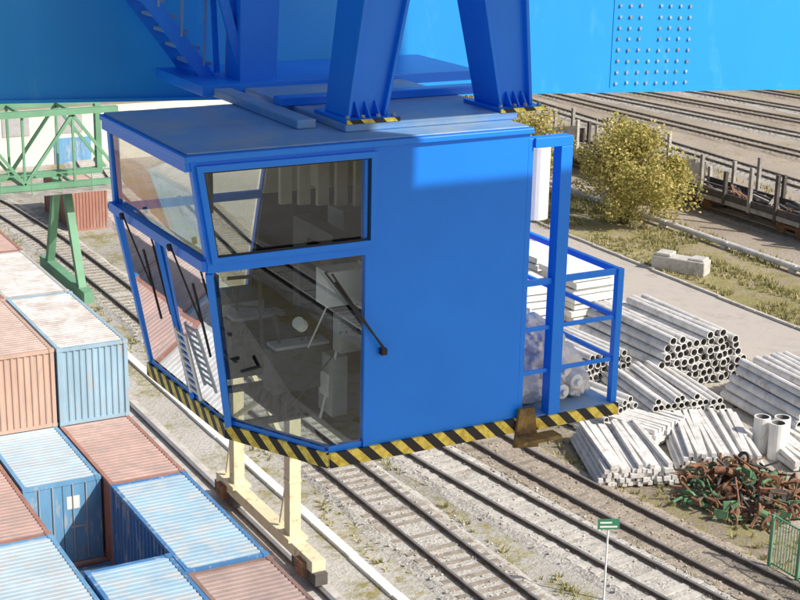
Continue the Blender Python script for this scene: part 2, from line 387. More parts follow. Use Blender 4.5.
# ---------------------------------------------------------------- green gantry crane at left back
g=MB();yb=75
for y in (yb,yb+3):
    g.box(4,24.6,y-.2,y+.2,5.9,6.2,GREEN);g.box(4,24.6,y-.2,y+.2,9.7,10.0,GREEN)
    k=0;x=4.
    while x<23:
        a,b=(6.2,9.7) if k%2==0 else (9.7,6.2)
        g.bar((x,y,a),(x+2.6,y,b),.16,.16,GREEN,up=(0,1,0));g.bar((x,y,6.2),(x,y,9.7),.12,.12,GREEN)
        x+=2.6;k+=1
    g.box(24.3,24.6,y-.2,y+.2,6.2,9.7,GREEN)
for x in (4.5,21.9): 
    for y in (yb-1.5,yb+4.5): g.bar((x,yb+1.5+(.8 if y>yb+1 else -.8),5.9),(x,y,.6),.4,.4,GREEN)
    g.box(x-.25,x+.25,yb-2.6,yb+5.6,.3,.9,GREEN)
for k in range(8): g.box(4+k*2.6-.06,4+k*2.6+.06,yb+.2,yb+2.8,5.95,6.1,GREEN);g.box(4+k*2.6-.06,4+k*2.6+.06,yb+.2,yb+2.8,9.75,9.9,GREEN)
g.box(4,24.6,yb-1.3,yb-.21,5.86,5.92,GREYM)
for i in range(14): g.bar((4+i*1.56,yb-1.25,5.92),(4+i*1.56,yb-1.25,6.95),.04,.04,GREEN)
g.box(4,24.5,yb-1.28,yb-1.22,6.95,7.0,GREEN)
g.obj('green_gantry_crane')
SHED=mat('shed_wall',(.74,.71,.62),.8,.06,.2);SHEDR=mat('shed_roof',(.60,.60,.60),.7,.12,.3)
def shed(x,y,w_,d_,h_,name):
    e=empty(name,(x,y,0))
    g=MB();g.box(0,w_,0,d_,0,h_,SHED);g.obj('walls',e)
    g=MB();g.hexa([(-.4,-.4,h_),(w_+.4,-.4,h_),(w_+.4,d_+.4,h_),(-.4,d_+.4,h_),(-.4,d_/2-.1,h_+1.6),(w_+.4,d_/2-.1,h_+1.6),(w_+.4,d_/2+.1,h_+1.6),(-.4,d_/2+.1,h_+1.6)],SHEDR);g.obj('roof',e)
    g=MB()
    n=int(w_/4)
    for i in range(n):
        g.box(i*4+1,i*4+3,-.06,.02,h_*.5,h_*.8,GREY)
        if i%4==1: g.box(i*4+.8,i*4+3.6,-.08,.03,0,h_*.42,CB[0])
    g.obj('windows_and_doors',e)
shed(26,109,26,9,4.6,'warehouse_shed')
shed(30,150,50,14,7,'warehouse_shed')
shed(16,205,70,20,9,'warehouse_shed')
g=MB()
for i in range(14):
    g.box(18+i*2.5,20.45+i*2.5,132,132.12,0,2.2,WHITEC);g.box(17.9+i*2.5,18.05+i*2.5,131.9,132.2,0,2.4,CONC)
g.obj('concrete_fence')
# ---------------------------------------------------------------- far right wagons
def wagon(y0,L=13.4,x=67.0):
    g=MB()
    g.box(x-1.4,x+1.4,y0,y0+L,1.05,1.3,DKWOOD)
    g.box(x-.25,x+.25,y0+.3,y0+L-.3,.75,1.05,DKWOOD)
    for by in (2.2,L-2.2):
        g.box(x-.9,x+.9,y0+by-1.3,y0+by+1.3,.55,.75,RUST)
        for dy in (-.9,.9):
            for sx in (-.76,.76): g.cyl((x+sx-.06,y0+by+dy,.5),(x+sx+.06,y0+by+dy,.5),.46,RUST,14)
    for k in range(6):
        yy=y0+.6+k*(L-1.2)/5
        for sx in (-1.42,1.42):
            h=random.choice((2.4,3.2,3.9))
            g.box(x+sx-.11,x+sx+.11,yy-.12,yy+.12,.95,h,random.choice((GREYM,DKWOOD,CONC)))
    g.box(x-1.40,x-1.33,y0+.4,y0+L-.4,1.32,1.75,DKWOOD);g.box(x+1.33,x+1.40,y0+.4,y0+L-.4,1.32,1.7,DKWOOD)
    g.box(x-1.45,x-1.405,y0+.2,y0+L-.2,1.0,1.3,GREYM)
    for yy in (y0,y0+L-.12): g.box(x-1.4,x+1.4,yy,yy+.12,1.3,2.6,DKWOOD)
    for k in range(26): 
        yy=y0+.8+random.random()*(L-3);zz=1.35+random.random()*.5
        g.bar((x-1.2+random.random()*2.2,yy,zz),(x-1.2+random.random()*2.2,yy+random.uniform(1,2.6),zz+random.random()*.2),.16,.14,random.choice((DKWOOD,RUST,GREYM,GREYM)))
    g.obj('flat_wagon')
for k in range(5): wagon(52+k*14.4)
track([(67,20),(67,140)],SLEEPW,BALLB,seed=31)
g=MB()
for y in range(20,120,6): g.cyl((60.6,y,.32),(60.6,y+5.9,.32),.18,CONCP,10);g.box(60.3,60.9,y,y+.4,0,.2,CONC)
g.obj('heating_pipe')
g=MB()
g.box(-1.6,1.6,-.55,.55,0,.85,CONC);g.box(-1.4,-.5,-.5,.5,.85,1.05,CONC);g.box(.6,1.5,-.45,.5,.85,.98,CONC)
g.obj('concrete_block',loc=(54.7,65.2,0),rot=(0,0,math.radians(-60)),bevel=.06)
# ---------------------------------------------------------------- slab stacks
def slabstack(x,y,n,w_,d_,rot=0,t=.3):
    g=MB()
    for i in range(n):
        dx,dy=random.uniform(-.12,.12),random.uniform(-.12,.12)
        g.box(-w_/2+dx,w_/2+dx,-d_/2+dy,d_/2+dy,i*(t+.07)+.07,i*(t+.07)+.07+t,WHITEC)
        for q in (-.35,.35): g.box(-w_/2+.1,w_/2-.1,d_*q-.05,d_*q+.05,i*(t+.07)-.001,i*(t+.07)+.069,DKWOOD)
    g.obj('concrete_slab_stack',loc=(x,y,0),rot=(0,0,math.radians(rot)),bevel=.02)
for a in ((44.2,60.8,7,2.6,3.0,2),(41.0,60.8,6,2.6,3.,-3),(44.4,64.5,7,2.6,3,3),(41,65.,6,2.6,3,0),(38,59,5,2.4,3,5),(37.4,63.5,5,2.4,3,-4),(44.6,69,6,2.6,3,-4),(41.2,70,5,2.6,3,3),(37.5,69,4,2.5,3,0),(44.6,74,5,2.6,3,-4),(34.6,60,4,2.4,3,4),(34.4,66,4,2.4,3,-4),(46.6,79,5,2.6,3,2),(43,79,5,2.6,3,0)): slabstack(*a)
# ---------------------------------------------------------------- pipe stacks
def pipes(x,y,rot,L,rad,ncol,nrow,name='concrete_pipe_stack',sq=False,mess=.03):
    g=MB()
    for rr in range(nrow):
        for c in range(ncol-rr):
            if rr==nrow-1 and random.random()<.25: continue
            px=(c-(ncol-rr-1)/2)*rad*2.04+random.uniform(-.02,.02);pz=rad+rr*rad*1.76
            dy=random.uniform(-.18,.18)*L*.14;z2=pz+random.uniform(0,.03)
            sk=random.uniform(-mess,mess)
            if rr==nrow-1: sk*=3
            if sq: g.bar((px+sk,-L/2+dy,pz),(px-sk,L/2+dy,z2),rad*1.8,rad*1.6,CONCP)
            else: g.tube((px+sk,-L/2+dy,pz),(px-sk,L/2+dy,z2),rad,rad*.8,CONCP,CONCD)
    for q in (-.3,.3): g.box(-ncol*rad,ncol*rad,L*q-.06,L*q+.06,-.05,.06,DKWOOD)
    return g.obj(name,loc=(x,y,.06),rot=(0,0,math.radians(rot)))
pipes(43.0,52.4,0,6.0,.20,15,7)
pipes(38.5,53.2,4,5.4,.17,11,6)
pipes(39.6,47.8,-10,4.4,.15,14,5)
pipes(44.8,44.8,-6,5.0,.2,12,5)
pipes(36.0,48.6,10,4.4,.15,9,5)
pipes(36.8,46.2,18,3.6,.11,14,4,'concrete_post_stack',sq=True,mess=.05)
pipes(34.4,43.6,-22,4.6,.10,16,5,'concrete_post_stack',sq=True,mess=.05)
pipes(38.6,43.4,-30,5.0,.10,17,4,'concrete_post_stack',sq=True,mess=.05)
pipes(41.6,41.5,-12,4.,.13,10,2,'concrete_post_stack',sq=True,mess=.08)
pipes(43.5,37.5,5,5.,.22,9,3)
pipes(45.2,57.6,0,3.0,.2,7,3)
g=MB()
for (x,y) in ((40.2,42.2),(40.9,41.8),(40.3,41.4)):
    g.tube((x,y,0),(x,y,1.5),.33,.27,WHITEC,CONCD,18)
g.obj('concrete_ring')
g=MB()
for k in range(340):
    a=random.uniform(0,6.28);rr=random.random()**.6*2.4;x=36.4+rr*math.cos(a)*1.;y=38.9+rr*math.sin(a)*1.15;z=max(.1,(1.5-rr*.55))*random.random()
    m_=random.choice((RUST,RUST,RUST,DKWOOD,RGREEN)) if x>35 else random.choice((RGREEN,RGREEN,RUST))
    t=random.random();d=Vector((random.uniform(-1,1),random.uniform(-1,1),random.uniform(-.4,.5))).normalized()
    c=Vector((x,y,z+.15))
    if t<.6: L=random.uniform(.2,.8);g.bar(c-d*L,c+d*L,random.uniform(.03,.1),random.uniform(.03,.08),m_)
    elif t<.75: g.tube(c-d*.04,c+d*.04,random.uniform(.2,.36),.17,m_,m_,14)
    elif t<.88: g.cyl(c-d*.2,c+d*.2,random.uniform(.06,.16),m_,10)
    else:
        Mx=Matrix.Translation(c)@d.to_track_quat('Z','Y').to_matrix().to_4x4();s_=random.uniform(.12,.3);g.box(-s_,s_,-s_*.6,s_*.6,-.04,.04,m_,Mx)
g.obj('scrap_metal_heap')
g=MB()
for k in range(5):
    y=29+k*1.25;x=33.4+(33.-y)*.05
    g.box(x-.05,x+.05,y,y+.1,0,2.0,GREEN)
    if k<4:
        for zz in (.2,1.9): g.box(x-.02,x+.02,y+.1,y+1.25,zz,zz+.05,GREEN)
        for j in range(8): g.box(x-.012,x+.012,y+.2+j*.13,y+.225+j*.13,.2,1.9,RGREEN)
g.obj('green_metal_fence')
e=empty('track_sign',(27.05,34.8,0))
g=MB();g.cyl((0,0,0),(0,0,2.8),.035,WHITE,10);g.obj('post',e)
g=MB();g.box(-.35,.35,-.06,-.036,2.5,2.85,SIGNG);g.box(-.28,.28,-.066,-.061,2.56,2.62,WHITE);g.box(-.28,.1,-.066,-.061,2.7,2.76,WHITE);g.obj('plate',e,rot=(0,0,math.radians(-25)))
# ---------------------------------------------------------------- vegetation
def leafmat(name,c1,c2):
    m=bpy.data.materials.new(name);m.use_nodes=True;n=m.node_tree.nodes;l=m.node_tree.links;b=n['Principled BSDF'];b.inputs['Roughness'].default_value=.8;b.inputs['Specular IOR Level'].default_value=.2
    ge=n.new('ShaderNodeNewGeometry');r_=n.new('ShaderNodeValToRGB');r_.color_ramp.elements[0].color=list(c1)+[1];r_.color_ramp.elements[1].color=list(c2)+[1]
    l.new(ge.outputs['Random Per Island'],r_.inputs[0]);l.new(r_.outputs[0],b.inputs['Base Color'])
    tr=n.new('ShaderNodeBsdfTranslucent');l.new(r_.outputs[0],tr.inputs[0]);mx=n.new('ShaderNodeMixShader');mx.inputs[0].default_value=.3
    l.new(b.outputs[0],mx.inputs[1]);l.new(tr.outputs[0],mx.inputs[2]);l.new(mx.outputs[0],n['Material Output'].inputs[0])
    return m
LEAFY=leafmat('autumn_leaves',(.28,.29,.08),(.72,.60,.24))
LEAFG=leafmat('green_leaves',(.10,.15,.04),(.36,.36,.12))
BARK=mat('bark',(.10,.075,.055),.9,.3,5)
GRASSM=leafmat('grass_blades',(.18,.20,.06),(.58,.50,.27))
def bush(name,x,y,R,Hh,n,m_,trunks=5,seed=0,lo=.06,hi=.14):
    rnd=random.Random(seed);g=MB();cl=[]
    for k in range(trunks):
        a=rnd.uniform(0,6.28);tip=Vector((math.cos(a)*R*.6,math.sin(a)*R*.6,Hh*rnd.uniform(.6,.9)))
        mid=tip*.5+Vector((0,0,Hh*.12));b0=Vector((math.cos(a)*.15,math.sin(a)*.15,0))
        g.cyl(b0,mid,.07,BARK,6,r2=.045);g.cyl(mid,tip,.045,BARK,6,r2=.015)
        for q in range(3):
            e2=mid+Vector((rnd.uniform(-1,1)*R*.5,rnd.uniform(-1,1)*R*.5,rnd.uniform(.1,.4)*Hh));g.cyl(mid,e2,.03,BARK,5,r2=.01)
    for k in range(44):
        a=rnd.uniform(0,6.28);q=rnd.random()**.5;zz=rnd.uniform(.10,.97)
        prof=math.sin(min(1,zz*1.15+.12)*math.pi*.9)**.5
        cl.append((Vector((math.cos(a)*R*q*prof,math.sin(a)*R*q*prof,Hh*zz)),R*rnd.uniform(.12,.32)))
    for k in range(n):
        c,rr=cl[rnd.randrange(len(cl))]
        d=Vector((rnd.gauss(0,1),rnd.gauss(0,1),rnd.gauss(0,1))).normalized()*rr*(rnd.random()**.4)
        if rnd.random()<.12: d*=1.4
        q=c+d
        if q.z<.05:q.z=.1
        s_=rnd.uniform(lo,hi);u=Vector((rnd.uniform(-1,1),rnd.uniform(-1,1),rnd.uniform(-.6,.6))).normalized();v=u.cross(Vector((rnd.uniform(-1,1),rnd.uniform(-1,1),rnd.uniform(-1,1)))).normalized()
        g.quad([q-u*s_,q+v*s_*.7,q+u*s_,q-v*s_*.7],m_)
    g.obj(name,loc=(x,y,0))
bush('autumn_bush',58.8,76,4.2,6.6,16000,LEAFY,seed=1)
bush('autumn_bush',62.6,80,3.3,5.2,8000,LEAFY,seed=2)
bush('autumn_bush',61.5,91,3.4,4.6,5000,LEAFY,seed=3)
bush('autumn_bush',63,99,3.6,5.0,5000,LEAFY,seed=4)
bush('autumn_bush',66,108,4.,5.0,5000,LEAFY,seed=14)
bush('green_bush',57,86,2.4,2.2,3000,LEAFG,seed=5)
for k in range(16):
    bush('tree_line_bush',120+k*5+random.uniform(-2,2),150-k*4+random.uniform(-4,4),3.5,random.uniform(3,5),1800,random.choice((LEAFY,LEAFG)),trunks=3,seed=20+k,lo=.1,hi=.22)
def tufts(name,regs,seed):
    rnd=random.Random(seed);g=MB()
    for (x0,x1,y0,y1,n,h) in regs:
        for k in range(n):
            x=rnd.uniform(x0,x1);y=rnd.uniform(y0,y1)
            if noise.noise(Vector((x*.5,y*.3,seed)))<-.05: continue
            for j in range(rnd.randint(3,6)):
                a=rnd.uniform(0,6.28);dx,dy=math.cos(a),math.sin(a);bx,by=x+dx*rnd.random()*.15,y+dy*rnd.random()*.15
                hh=h*rnd.uniform(.5,1.2);w_=.03+.02*rnd.random()
                g.quad([(bx-dy*w_,by+dx*w_,0),(bx+dy*w_,by-dx*w_,0),(bx+dx*.12,by+dy*.12,hh)],GRASSM)
    g.obj(name)
tufts('grass',[(25.9,26.6,34,60,260,.2),(29.6,33,28,46,300,.22),(33,38,30,60,500,.25),(21.5,22.3,45,100,220,.25),(19.7,21,60,100,400,.3),(53.3,58,45,95,2600,.25),(57,62,45,90,2400,.3),(45.8,47.4,36,75,500,.25),(73,78,60,115,700,.35),(21.6,22.4,36,46,50,.15)],5)
# ---------------------------------------------------------------- the operator cab
cab=empty('crane_operator_cab')
YF=9.57;XL,XR,XW=3.64,6.43,5.05;ZT,ZF=20.92,18.56
ZM=20.16;XM=3.755
XB=4.21
def yb_(z): return 11.38+(ZT-z)/(ZT-ZF)*.80
def xl(z):
    return XL+(XM-XL)*(ZT-z)/(ZT-ZM) if z>ZM else XM+(XB-XM)*(ZM-z)/(ZM-ZF)
YBT,YBB,YBM=yb_(ZT),yb_(ZF),yb_(ZM)
def bw(g,x0b,x1b,x0t,x1t,zb,zt,m,d0=.05,d1=0):
    g.hexa([(x0b,yb_(zb)-d0,zb),(x1b,yb_(zb)-d0,zb),(x1b,yb_(zb)+d1,zb),(x0b,yb_(zb)+d1,zb),(x0t,yb_(zt)-d0,zt),(x1t,yb_(zt)-d0,zt),(x1t,yb_(zt)+d1,zt),(x0t,yb_(zt)+d1,zt)],m)
g=MB();t=.05
g.box(XW,XR,YF,YF+t,ZF,ZT,BLUE)
g.hexa([(XR-t,YF+t,ZF),(XR,YF+t,ZF),(XR,YBB-t,ZF),(XR-t,YBB-t,ZF),(XR-t,YF+t,ZT),(XR,YF+t,ZT),(XR,YBT-t,ZT),(XR-t,YBT-t,ZT)],BLUE)
bw(g,XW,XR,XW,XR,ZF,ZT,BLUE)
g.obj('body_walls',cab)
g=MB();g.prism([(XR,YF+.01),(XR,YBB),(5.0,YBB),(5.0,YF+.01)],ZF-.06,ZF-.002,DARK)
g.box(4.24,5.0,YBB-.1,YBB,ZF-.06,ZF-.002,DARK)
g.bar((4.3,11.3,ZF-.03),(5.0,11.3,ZF-.03),.06,.05,DARK);g.bar((4.3,10.5,ZF-.03),(5.0,10.5,ZF-.03),.05,.05,DARK)
g.obj('floor',cab)
g=MB();g.quad([(5.0,YF+.02,ZF-.01),(5.0,YBB-.1,ZF-.01),(XB+.02,YBB-.1,ZF-.01),(4.28,10.47,ZF-.01),(4.72,YF+.02,ZF-.01)],GLASSF);g.obj('floor_glass',cab)
g=MB()
def hx(x0b,x1b,x0t,x1t,zb,zt,a=YF-.012,b=YF+.05,m=BLUE): g.hexa([(x0b,a,zb),(x1b,a,zb),(x1b,b,zb),(x0b,b,zb),(x0t,a,zt),(x1t,a,zt),(x1t,b,zt),(x0t,b,zt)],m)
hx(xl(ZT-.07),XW+.0,xl(ZT),XW,ZT-.07,ZT-.001)
hx(XM,XW,XM,XW,ZM-.05,ZM+.02)
hx(xl(ZM+.02),xl(ZM+.02)+.07,xl(ZT-.07),xl(ZT-.07)+.07,ZM+.02,ZT-.07)
hx(XW-.05,XW,XW-.05,XW,ZM+.02,ZT-.07)
hx(XW-.04,XW,XW-.04,XW,ZF+.001,ZM-.05)
bw(g,xl(ZT-.07),XW,xl(ZT),XW,ZT-.07,ZT-.001,BLUE,.05,.01);bw(g,XM,XW,XM,XW,ZM-.05,ZM+.02,BLUE,.05,.01)
bw(g,xl(ZM+.02),xl(ZM+.02)+.07,xl(ZT-.07),xl(ZT-.07)+.07,ZM+.02,ZT-.07,BLUE,.05,.01)
bw(g,xl(ZF),xl(ZF)+.06,XM,XM+.06,ZF,ZM-.05,BLUE,.05,.01);bw(g,xl(ZF)+.06,XW-.002,xl(ZF)+.06,XW-.002,ZF,ZF+.07,BLUE,.05,.01)
Mc=Vector((XM+.02,YF+.01,ZM-.05));B1=Vector((4.26,10.47,ZF));B2=Vector((4.72,YF+.01,ZF))
g.bar(Mc,B1+Vector((0,-.02,0)),.055,.045,BLUE)
def lp(y,z,o=0): return Vector((xl(z)-o,y,z))
for z in (ZT-.035,ZM): g.bar(lp(YF,z),lp(yb_(z),z),.08,.075,BLUE)
g.bar(lp(10.62,ZM),Vector((XB+.02,11.15,ZF)),.04,.04,BLUE)
g.bar(B1+Vector((.02,0,.04)),Vector((XB+.02,YBB,ZF+.04)),.05,.05,BLUE)
g.bar(B1+Vector((.02,.0,.03)),B2+Vector((0,.03,.03)),.05,.05,BLUE)
g.bar(B2+Vector((0,.02,.03)),Vector((XW,YF+.03,ZF+.03)),.048,.048,BLUE)
g.obj('window_frames',cab)
g=MB()
def trim(o,w_,d,m,zo=0):
    xa=lambda z:xl(z)+o
    z0=ZM+.02+zo;z1=ZT-.03-zo;x1=XW+.03-(o-.03)
    hx2=lambda a0,a1,b0,b1,zb,zt:g.hexa([(a0,YF-d,zb),(a1,YF-d,zb),(a1,YF-.013,zb),(a0,YF-.013,zb),(b0,YF-d,zt),(b1,YF-d,zt),(b1,YF-.013,zt),(b0,YF-.013,zt)],m)
    hx2(xa(z0),x1,xa(z0+w_),x1,z0,z0+w_);hx2(xa(z1-w_),x1,xa(z1),x1,z1-w_,z1)
    hx2(xa(z0+w_),xa(z0+w_)+w_,xa(z1-w_),xa(z1-w_)+w_,z0+w_,z1-w_);hx2(x1-w_,x1,x1-w_,x1,z0+w_,z1-w_)
trim(.03,.045,.045,BLUE);trim(.075,.012,.03,BLACK,.045)
g.obj('window_trim',cab)
g=MB()
y=YF+.015
g.quad([(XM+.05,y,ZM),(XW-.03,y,ZM),(XW-.03,y,ZT-.05),(XL+.05,y,ZT-.05)],GLASS)
g.quad([(XM+.03,y,ZM-.03),(XW-.03,y,ZM-.03),(XW-.03,y,ZF+.02),(B2.x,y,ZF+.02)],GLASS)
g.quad([(XM+.03,y,ZM-.03),(B2.x,y,ZF+.02),(B1.x+.01,B1.y,ZF+.02)],GLASS)
g.quad([(XL+.02,YF+.03,ZT-.04),(XM+.02,YF+.03,ZM),(XM+.02,YBM-.03,ZM),(XL+.02,YBT-.03,ZT-.04)],GLASSL)
g.quad([(XM+.02,YF+.03,ZM-.02),(B1.x,B1.y,ZF+.02),(XB+.01,YBB-.03,ZF+.02),(XM+.02,YBM-.03,ZM-.02)],GLASSL)
g.quad([(XM+.05,YBM-.02,ZM),(XW-.03,YBM-.02,ZM),(XW-.03,YBT-.02,ZT-.05),(XL+.05,YBT-.02,ZT-.05)],GLASS)
g.quad([(XM+.03,YBM-.02,ZM-.03),(XW-.03,YBM-.02,ZM-.03),(XW-.03,YBB-.02,ZF+.02),(XB+.03,YBB-.02,ZF+.02)],GLASS)
g.obj('glass',cab)
g=MB()
g.hexa([(XL-.05,YF-.05,ZT),(XR+.03,YF-.03,ZT),(XR+.03,YBT+.05,ZT),(XL-.05,YBT+.02,ZT),(XL-.05,YF-.05,ZT+.045),(XR+.03,YF-.03,ZT+.045),(XR+.03,YBT+.05,ZT+.045),(XL-.05,YBT+.02,ZT+.045)],BLUE)
g.box(XL-.02,XR,YF-.0,YBT,ZT+.045,ZT+.06,ROOFB)
g.obj('roof',cab,bevel=.01)
g=MB()
g.box(4.98,6.5,9.85,12.5,ZT+.061,ZT+.12,ROOFB)
g.box(4.70,4.86,10.1,12.6,ZT+.061,ZT+.13,ROOFB)
g.box(4.86,6.9,10.75,10.9,ZT+.121,ZT+.19,BLUE)
g.obj('roof_plate',cab,bevel=.01)
def hz(a,b,z0,z1,parent,th=.025):
    a=Vector(a);b=Vector(b);L=(b-a).length;g=MB();g.box(0,L,-th,0,z0,z1,HAZ)
    return g.obj('hazard_band',parent,loc=(a.x,a.y,0),rot=(0,0,math.atan2(b.y-a.y,b.x-a.x)))
hz((XB,YBB),(4.26,10.47),ZF-.11,ZF+.01,cab);hz((4.26,10.47),(4.72,YF-.002),ZF-.11,ZF+.01,cab);hz((4.722,YF-.002),(XR,YF-.002),ZF-.11,ZF+.01,cab)
g=MB()
g.bar((4.66,YF-.04,20.02),(5.15,YF-.05,19.38),.012,.014,BLACK)
g.bar((4.72,YF-.035,20.0),(5.17,YF-.05,19.34),.012,.014,BLACK)
g.bar((4.76,YF-.02,19.93),(5.0,YF-.02,19.58),.02,.02,BLACK)
g.box(5.14,5.185,YF-.055,YF-.001,19.31,19.36,BLACK)
for yy in (9.98,11.05):
    a=lp(yy+.12,ZM+.03,.07);b=lp(yy+.0,19.62,.05);g.bar(a,b,.010,.012,BLACK)
    g.bar(lp(yy-.03,19.93,.03),lp(yy+.10,19.3,.03),.013,.016,BLACK)
    g.cyl(lp(yy+.12,ZM+.045,.08),lp(yy+.12,ZM+.0,.08),.02,BLACK,8)
g.obj('wipers',cab)
g=MB()
def tubeline(pts,rad,m):
    for a,b in zip(pts[:-1],pts[1:]): g.cyl(a,b,rad,m,8)
tubeline([(3.98,9.75,20.0),(4.18,9.72,20.0),(4.22,9.72,19.95),(4.24,9.72,19.3),(4.1,9.8,19.25)],.014,BLACK)
tubeline([(4.05,9.85,19.75),(4.22,9.75,19.75)],.012,BLACK);tubeline([(4.05,9.85,19.5),(4.22,9.75,19.5)],.012,BLACK)
tubeline([(4.1,9.9,19.3),(4.1,11.7,19.3)],.015,BLACK);tubeline([(4.02,9.8,19.55),(4.02,11.7,19.55)],.015,BLACK)
g.obj('handrails',cab)
# interior
sx,sy=4.95,10.75
g=MB()
g.box(sx-.25,sx+.25,sy-.25,sy+.25,18.98,19.1,SEAT);g.box(sx+.18,sx+.32,sy-.24,sy+.24,19.08,19.72,SEAT);g.box(sx+.2,sx+.3,sy-.14,sy+.14,19.74,19.95,SEAT)
g.box(sx-.12,sx+.12,sy-.12,sy+.12,18.60,18.98,DARK);g.box(sx-.3,sx+.3,sy-.45,sy+.45,18.57,18.61,DARK)
g.obj('operator_seat',cab,bevel=.04)
g=MB()
for s in (-1,1):
    g.box(sx-.4,sx+.2,sy+s*.42-.1,sy+s*.42+.1,18.85,19.2,DARK);g.box(sx-.37,sx+.1,sy+s*.42-.09,sy+s*.42+.09,19.201,19.23,GREY)
    g.cyl((sx-.3,sy+s*.42,19.23),(sx-.32,sy+s*.42,19.42),.012,BLACK,8);g.cyl((sx-.32,sy+s*.42,19.40),(sx-.32,sy+s*.42,19.47),.03,BLACK,8)
    for k in range(3): g.cyl((sx-.1+k*.06,sy+s*.42,19.23),(sx-.1+k*.06,sy+s*.42,19.25),.015,RUST,8)
g.box(4.86,5.2,9.9,10.1,19.62,19.9,WHITE);g.box(5.25,5.5,9.9,10.15,19.2,19.9,GREY);g.box(4.95,5.2,9.85,9.98,19.25,19.55,GREY)
g.cyl((4.72,10.05,19.45),(4.66,10.0,19.5),.05,WHITE,16)
g.cyl((5.05,9.95,19.55),(4.95,10.2,18.6),.012,WHITE,6);g.cyl((4.9,9.95,19.65),(4.85,10.3,19.1),.008,WHITE,6);g.cyl((4.95,9.97,19.2),(4.75,10.3,18.7),.008,BLACK,6)
for k in range(5): g.cyl((4.95+.05*k,9.84,19.42),(4.95+.05*k,9.86,19.42),.012,RUST if k%2 else SIGNG,8)
g.box(4.5,4.62,11.5,11.7,19.1,19.5,DARK);g.box(4.6,4.8,11.65,11.8,18.6,19.1,GREY)
g.box(4.55,4.95,11.3,11.62,18.62,19.35,DARK);g.box(4.56,4.94,11.28,11.299,19.0,19.3,GREY)
g.box(4.3,4.6,11.6,11.8,18.7,19.0,DARK)
for k in range(4): g.box(4.6+k*.085,4.66+k*.085,11.26,11.279,19.05,19.2,BLACK)
g.box(4.98,5.12,10.05,10.3,18.65,19.15,GREY);g.box(4.965,4.979,10.1,10.25,18.8,19.0,WHITE)
g.obj('control_console',cab,bevel=.006)
g=MB()
g.box(3.78,6.35,YF+.09,YBT-.1,20.84,20.9,BEIGE)
bw(g,5.06,6.37,5.06,6.37,ZM,ZT-.1,BEIGE,.09,-.055);bw(g,5.06,6.37,5.06,6.37,ZF+.02,ZM-.002,DARK,.09,-.055)
g.box(6.30,6.36,YF+.1,YBT-.12,ZM,20.83,BEIGE);g.box(6.30,6.36,YF+.1,YBT-.12,ZF+.02,ZM-.002,DARK)
g.box(XW+.01,6.28,YF+.06,YF+.08,ZF+.02,20.82,DARK)
g.box(5.5,6.2,10.9,11.2,18.57,20.1,GREY);g.box(5.3,5.9,11.0,11.25,20.3,20.7,BEIGE)
for k in range(5): g.box(4.95+k*.13,5.05+k*.13,10.95-k*.08,11.0-k*.08,20.2,20.83,BEIGE)
g.box(4.3,4.34,10.9,11.0,20.2,20.83,DARK)
g.box(5.15,5.3,10.4,11.15,18.6,20.05,DARK)
g.obj('interior_lining',cab)
g=MB()
a0=lp(10.60,19.32,.03);b0=lp(10.74,18.70,.03);dv=Vector((0,.22,0))
for q in (Vector((0,0,0)),dv): g.bar(a0+q,b0+q,.022,.022,WHITE)
for k in range(9): 
    c0=a0.lerp(b0,k/9+.04);g.bar(c0,c0+dv,.016,.016,WHITE)
g.obj('ladder',cab)
# ---- platform
g=MB()
PX=7.43;PB=11.35
g.box(XR+.001,PX,YF-.02,PB,ZF-.1,ZF-.03,BLUE)
g.box(XR+.01,PX-.01,YF,PB-.01,ZF-.03,ZF-.01,ROOFB)
zt=19.72
ps=.05
def post(x,y,z0,z1,s=ps,m=BLUE): g.box(x-s/2,x+s/2,y-s/2,y+s/2,z0,z1,m)
post(PX-.03,YF+.02,ZF-.03,zt+.002,.06);post(PX-.03,PB-.05,ZF-.1,zt+.002,.06);post(PX-.03,10.5,ZF-.1,zt-.051,.045);post(XR+.06,PB-.05,ZF-.1,zt+.002,.055)
post(6.78,YF+.03,ZF-.12,20.8,.11)
g.box(XR+.05,6.835,YF-.025,YF+.085,20.801,20.88,BLUE)
g.box(XR+.001,XR+.05,YF+.0,YF+.07,18.6,20.88,BLUE)
for z in (zt,19.32,18.95):
    s_=.05 if z==zt else .035
    g.box(PX-.03-s_/2,PX-.03+s_/2,YF+.05,PB-.08,z-s_,z,BLUE)
    g.box(XR+.051,6.724,YF+.01,YF+s_,z-s_,z,BLUE);g.box(6.836,PX-.061,YF+.01,YF+s_,z-s_,z,BLUE)
    g.box(XR+.09,PX-.061,PB-.05-s_/2,PB-.05+s_/2,z-s_,z,BLUE)
g.obj('access_platform',cab,bevel=.004)
hz((XR+.12,YF-.022),(PX,YF-.022),ZF-.11,ZF-.01,cab)
g=MB();g.hexa([(6.38,YF-.06,18.33),(6.62,YF-.06,18.3),(6.62,YF-.03,18.3),(6.38,YF-.03,18.33),(6.42,YF-.06,18.66),(6.56,YF-.06,18.66),(6.56,YF-.03,18.66),(6.42,YF-.03,18.66)],RUSTY)
g.box(6.38,6.75,YF-.2,YF-.061,18.40,18.43,RUSTY)
g.obj('rusty_bracket',cab)
g=MB();g.cyl((7.44,10.95,19.85),(7.44,10.95,20.50),.13,WHITE,24);g.cyl((7.44,10.95,20.50),(7.44,10.95,20.55),.13,WHITE,24,r2=.08);g.bar((7.4,11.0,19.6),(7.4,11.0,19.86),.04,.04,BLUE)
g.obj('white_canister',cab)
